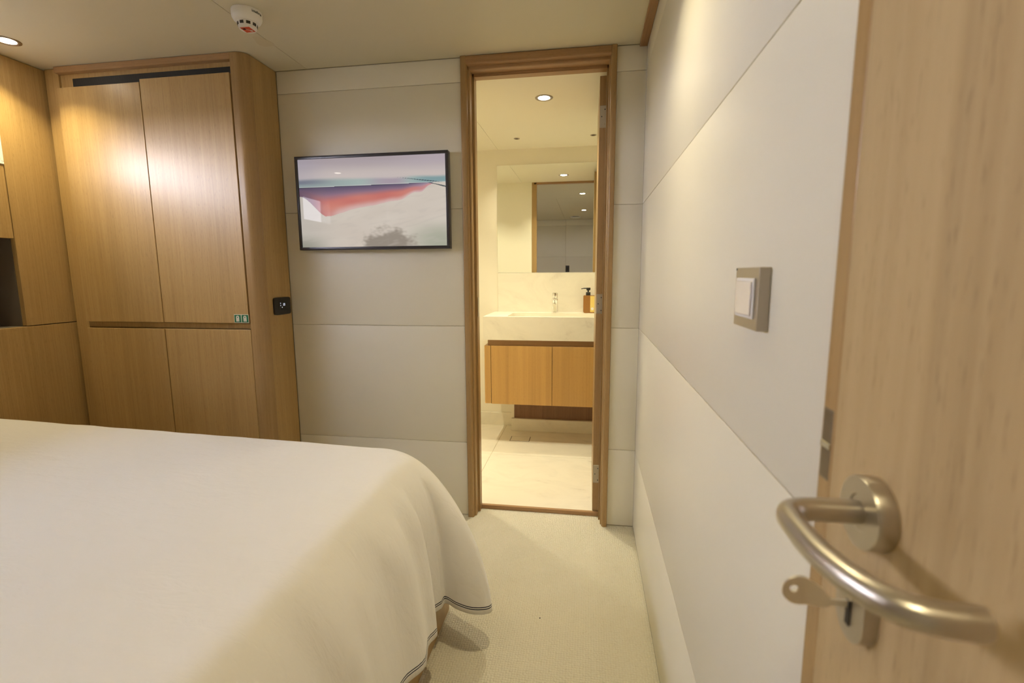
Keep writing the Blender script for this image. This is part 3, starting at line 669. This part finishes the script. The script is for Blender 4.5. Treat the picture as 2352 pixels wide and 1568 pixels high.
# ------------------------------------------------------------------ vanity
CT = 0.938; CY0 = 1.0; X1 = 0.038
vt = thing('vanity_cabinet', (-0.45, 1.2, 0.318), 'wall-hung honey oak vanity cabinet with two doors under the marble washbasin', 'cabinet')
b = bm_new()
pp = [(X1, CY0+0.02), (X1, 1.445), (-0.948, 1.445), (-0.948, CY0+0.012)]
for k in range(7): a = math.radians(180+90*k/6); pp.append((-0.948+0.010+0.010*math.cos(a), CY0+0.012+0.010*math.sin(a)))
pp += [(-0.902, CY0+0.002), (-0.902, CY0+0.02)]
prism(b, pp, 0.320, 0.733); obj('body', b, M['oak_van'], vt, smooth=True)
b = bm_new(); box(b, -0.925, X1, CY0+0.022, 1.445, 0.7335, 0.7755); obj('recessed_rail', b, M['oak_solid_x'], vt)
for x0, x1 in ((-0.8985, -0.4725), (-0.4695, X1)):
    b = bm_new(); box(b, x0, x1, CY0, CY0+0.018, 0.318, 0.734, 0.0008, 1); obj('door', b, M['oak_van'], vt)
for q_ in ((-0.9015, -0.8995), (-0.4722, -0.4698)):
    b = bm_new(); box(b, q_[0], q_[1], CY0+0.004, CY0+0.019, 0.32, 0.732); obj('shadow_joint', b, M['darkgap'], vt)
# marble washbasin block with a rectangular trough
bx0, bx1, by0, by1, bz = -0.790, -0.130, 1.030, 1.335, 0.84
b = bm_new()
box(b, -0.953, bx0, 0.99, 1.4515, 0.776, CT); box(b, bx1, X1, 0.99, 1.4515, 0.776, CT)
box(b, bx0, bx1, 0.99, by0, 0.776, CT); box(b, bx0, bx1, by1, 1.4515, 0.776, CT); box(b, bx0, bx1, by0, by1, 0.776, bz)
bmesh.ops.remove_doubles(b, verts=b.verts, dist=0.00001)
wb_ = obj('washbasin', b, M['marble']); tag(wb_, 'thick cream marble washbasin block with trough above the oak vanity', 'sink')
b = bm_new(); box(b, -0.42, -0.26, by0+0.01, by0+0.02, bz, bz+0.004, 0.001, 1); obj('waste_slot', b, M['steel_plate'], wb_)
# faucet
fx, fy = -0.481, 1.388
fc = thing('faucet', (fx, fy, CT), 'polished chrome pillar faucet standing behind the marble basin', 'faucet')
b = bm_new(); lathe(b, [(0.025, CT), (0.025, CT+0.006), (0.0215, CT+0.009), (0.0205, CT+0.085), (0.0235, CT+0.090), (0.0240, CT+0.104), (0.020, CT+0.108)], (fx, fy, 0), 'z', 40); obj('body', b, M['chrome'], fc, smooth=True)
b = bm_new(); lathe(b, [(0.018, CT+0.107), (0.0215, CT+0.116), (0.0225, CT+0.140), (0.0225, CT+0.146), (0.019, CT+0.149), (0.0, CT+0.149)], (fx, fy, 0), 'z', 40); obj('knob', b, M['chrome'], fc, smooth=True)
b = bm_new(); tube(b, spline([(fx, fy, CT+0.062), (fx, fy-0.05, CT+0.066), (fx, fy-0.098, CT+0.060)], 6), 0.011, 20); sp_ = obj('spout', b, M['chrome'], fc, smooth=True)
# soap dispenser
sx, sy = -0.222, 1.385
so = thing('soap_dispenser', (sx, sy, CT), 'square amber brown soap bottle with black pump and yellow label on the marble', 'soap dispenser')
b = bm_new(); pr_ = [(sx-0.047, CT+0.010)]
for k in range(1, 5): a = math.radians(180+90*k/4); pr_.append((sx-0.047+0.014+0.014*math.cos(a), CT+0.014+0.014*math.sin(a)))
for k in range(5): a = math.radians(270+90*k/4); pr_.append((sx+0.047-0.014+0.014*math.cos(a), CT+0.014+0.014*math.sin(a)))
pr_ += [(sx+0.047, CT+0.126), (sx+0.043, CT+0.130), (sx-0.043, CT+0.130), (sx-0.047, CT+0.126)]
prism(b, pr_, sy-0.030, sy+0.030, 'y'); bo = obj('bottle', b, M['soap_l'], so)
b = bm_new(); box(b, sx+0.004, sx+0.046, sy-0.0312, sy-0.0303, CT+0.008, CT+0.126); lb = obj('label', b, M['label_y'], so)
b = bm_new(); lathe(b, [(0.010, sy-0.0313), (0.009, sy-0.0325), (0.0, sy-0.0328)], (sx+0.020, 0, CT+0.032), 'y', 24); obj('seal', b, M['white'], lb, smooth=True)
b = bm_new(); lathe(b, [(0.017, CT+0.130), (0.017, CT+0.152), (0.0155, CT+0.154), (0.006, CT+0.155), (0.006, CT+0.166), (0.012, CT+0.167), (0.014, CT+0.186), (0.0, CT+0.187)], (sx-0.012, sy, 0), 'z', 28)
pm = obj('pump', b, M['black'], so, smooth=True)
b = bm_new(); box(b, sx-0.026, sx+0.004, sy-0.009, sy+0.009, CT+0.170, CT+0.187, 0.002, 2); tube(b, [(sx-0.02, sy, CT+0.182), (sx-0.045, sy, CT+0.182), (sx-0.064, sy, CT+0.178)], 0.003, 12, [0.0045, 0.0035, 0.0028]); obj('nozzle', b, M['black'], pm)
# mirror
b = bm_new(); box(b, -0.930, 0.038, 1.4535, 1.4595, 1.2375, 2.037, 0.001, 1); o = obj('mirror', b, M['mirror']); tag(o, 'frameless rectangular wall mirror above the washbasin', 'mirror')
# floor access lid in the marble
dr = thing('floor_drain', (-0.713, 1.13, BF), 'square marble-topped floor drain cover on the tiles below the vanity', 'drain')
b = bm_new(); box(b, -0.785, -0.641, 1.085, 1.190, BF+0.0002, BF+0.0010); obj('rim', b, M['darkgap'], dr)
b = bm_new(); box(b, -0.781, -0.645, 1.088, 1.187, BF+0.0008, BF+0.0016, 0.0003, 1); obj('cover', b, M['marble'], dr)

# ------------------------------------------------------------------ bed
BX0, BX1, BY0, BY1, BZ = -2.795, -0.80, -2.20, -0.72, 0.62
bd = thing('bed', (-1.8, -1.45, 0.0), 'double bed with oak base standing in the middle of the cabin', 'bed')
b = bm_new(); box(b, BX0, -0.722, -2.13, -0.70, 0.0, 0.26, 0.004); obj('base', b, M['oak_solid'], bd)
b = bm_new(); box(b, BX0+0.005, BX1-0.01, -2.08, BY1-0.02, 0.262, BZ-0.05, 0.05, 4); obj('mattress', b, M['mattress'], bd, smooth=True)
def duvet():
    # perimeter stations: top edge point, outward, hem point
    st = []
    def far_y(x): return -0.735 + (x+0.84)*(-0.11/1.91)*1.0
    def top(x, y):
        n_ = 0.006*noise.noise(Vector((x*2.2, y*2.2, 0))) + 0.003*noise.noise(Vector((x*7+y*4, y*6, 3)))
        return BZ + n_
    keys = []
    for i in range(61):      # side towards the camera
        t = i/60; x = -0.958 + (1-t)*(-2.79+0.958); keys.append((x, -2.11, 0, -1, x, -2.19-0.008*math.sin(x*17), 0.20))
    for i in range(1, 8):
        a = math.radians(-90+90*i/8); keys.append((-0.958+0.10*math.cos(a), -2.01+0.10*math.sin(a), math.cos(a), math.sin(a), -0.90+0.22*math.cos(a), -1.99+0.20*math.sin(a), 0.20))
    nk = len(keys)  # (top x, top y, out x, out y, hem x, hem y, hem z)
    ny = 60
    for i in range(ny+1):
        t = i/ny; y = -2.01 + t*(1.08)      # to y=-0.93
        hz = 0.20 - 0.055*sm(-1.35, -0.95, y)
        hx = -0.676 + 0.010*math.sin(y*21.0) + 0.006*math.sin(y*43+1)
        if y > -1.02: hx -= 0.020*sm(-1.02, -0.93, y)
        keys.append((-0.858, y, 1, 0, hx, y+0.01, hz))
    # corner: gather, then flared fold hanging out, then the far side
    C0 = Vector((-0.958, -0.84)); r = 0.10
    hem = [(-0.690, -0.895, 0.152), (-0.688, -0.868, 0.150), (-0.672, -0.868, 0.150), (-0.635, -0.885, 0.147), (-0.585, -0.893, 0.142), (-0.540, -0.880, 0.138), (-0.528, -0.855, 0.132), (-0.545, -0.815, 0.118), (-0.585, -0.790, 0.098), (-0.630, -0.765, 0.090), (-0.680, -0.735, 0.095), (-0.730, -0.700, 0.10), (-0.80, -0.660, 0.11), (-0.87, -0.645, 0.11)]
    hs = spline(hem, 5); nc = len(hs)
    for i, h in enumerate(hs):
        a = math.radians(90*sm(0, 1, i/(nc-1))); tx, ty = C0.x + r*math.cos(a), C0.y + r*math.sin(a)
        keys.append((tx, ty, math.cos(a), math.sin(a), h.x, h.y, h.z))
    nx = 60
    for i in range(1, nx+1):
        t = i/nx; x = -0.958 + t*(-2.79+0.958); y = -0.742 + 0.105*t
        keys.append((x, y, 0, 1, x, y+0.11+0.01*math.sin(x*19), 0.12+0.02*math.sin(x*5)))
    L = 46; verts = []; hemd = []; rows = []
    for si, (tx, ty, ox, oy, hx, hy, hz) in enumerate(keys):
        T0 = Vector((tx, ty, top(tx, ty))); Hm = Vector((hx, hy, hz))
        P1 = T0 + Vector((ox, oy, 0))*0.10; P2 = Vector((T0.x+(hx-T0.x)*0.93, T0.y+(hy-T0.y)*0.93, 0.46)); pts = []
        corner = (nk+61 <= si <= nk+61+nc)
        for k in range(L+1):
            t = k/L; q = T0*(1-t)**3 + P1*3*t*(1-t)**2 + P2*3*t*t*(1-t) + Hm*t**3
            amp = sm(0.10, 0.6, t)*0.016*(0.4 if corner else 1)
            s_ = tx*1.0 + ty
            f = 0.15 + math.sin(s_*33 + 2.0*t + 2*math.sin(s_*7))*0.7 + noise.noise(Vector((s_*13, t*1.5, 5)))*1.2
            q += Vector((ox, oy, 0))*amp*f
            pts.append(q)
        acc = 0; ds = [0.0]*(L+1)
        for k in range(L-1, -1, -1): acc += (pts[k+1]-pts[k]).length; ds[k] = acc
        rows.append((pts, ds))
    # dense hem rings so the stripes stay crisp
    vs = []; hd_ = []; nper = len(rows)
    RT = 30
    grid = []
    for si, (pts, ds) in enumerate(rows):
        tx, ty = keys[si][0], keys[si][1]
        sx_ = -2.79; cy_ = -1.47; spx = min(tx, -1.5); line = []
        S0 = Vector((max(sx_, spx), cy_, 0))
        for k in range(RT):
            t = k/RT; p = S0.lerp(Vector((tx, ty, 0)), t); line.append((Vector((p.x, p.y, top(p.x, p.y))), 1.0))
        for k in range(L+1): line.append((pts[k], ds[k]))
        grid.append(line)
    n = len(grid[0])
    for line in grid:
        for p, d in line: vs.append(p); hd_.append(d)
    fs = []
    for i in range(len(grid)-1):
        for k in range(n-1):
            a = i*n+k; fs.append((a, a+1, a+n+1, a+n))
    off = Vector((-1.8, -1.45, 0.1))
    me = bpy.data.meshes.new('duvet'); me.from_pydata([tuple(v-off) for v in vs], [], fs)
    at = me.attributes.new('hem', 'FLOAT', 'POINT')
    for k, d in enumerate(hd_): at.data[k].value = d
    bm = bmesh.new(); bm.from_mesh(me); bmesh.ops.remove_doubles(bm, verts=bm.verts, dist=0.0002); bmesh.ops.recalc_face_normals(bm, faces=bm.faces)
    up = sum(1 if f.normal.z > 0 else -1 for f in bm.faces if abs(f.normal.z) > 0.9)
    if up < 0: bmesh.ops.reverse_faces(bm, faces=bm.faces)
    bm.to_mesh(me); bm.free()
    o = obj('duvet', me, M['duvet'], smooth='all'); o.location = off
    sd_ = o.modifiers.new('thickness', 'SOLIDIFY'); sd_.thickness = 0.003; sd_.offset = 0
    tag(o, 'white cotton bed cover with two navy stripes along its hem, draped over the bed', 'duvet')
duvet()
# small bits of lint on the carpet
for i, (x, y) in enumerate(((-0.386, -0.698),)):
    b = bm_new(); bmesh.ops.create_icosphere(b, subdivisions=2, radius=0.0022)
    for v in b.verts: v.co = Vector((v.co.x*1.2+x, v.co.y+y, v.co.z*0.7+0.0016))
    o = obj('lint_speck', b, M['text'], smooth='all'); tag(o, 'tiny dark speck of lint on the cream carpet between bed and right wall', 'lint')
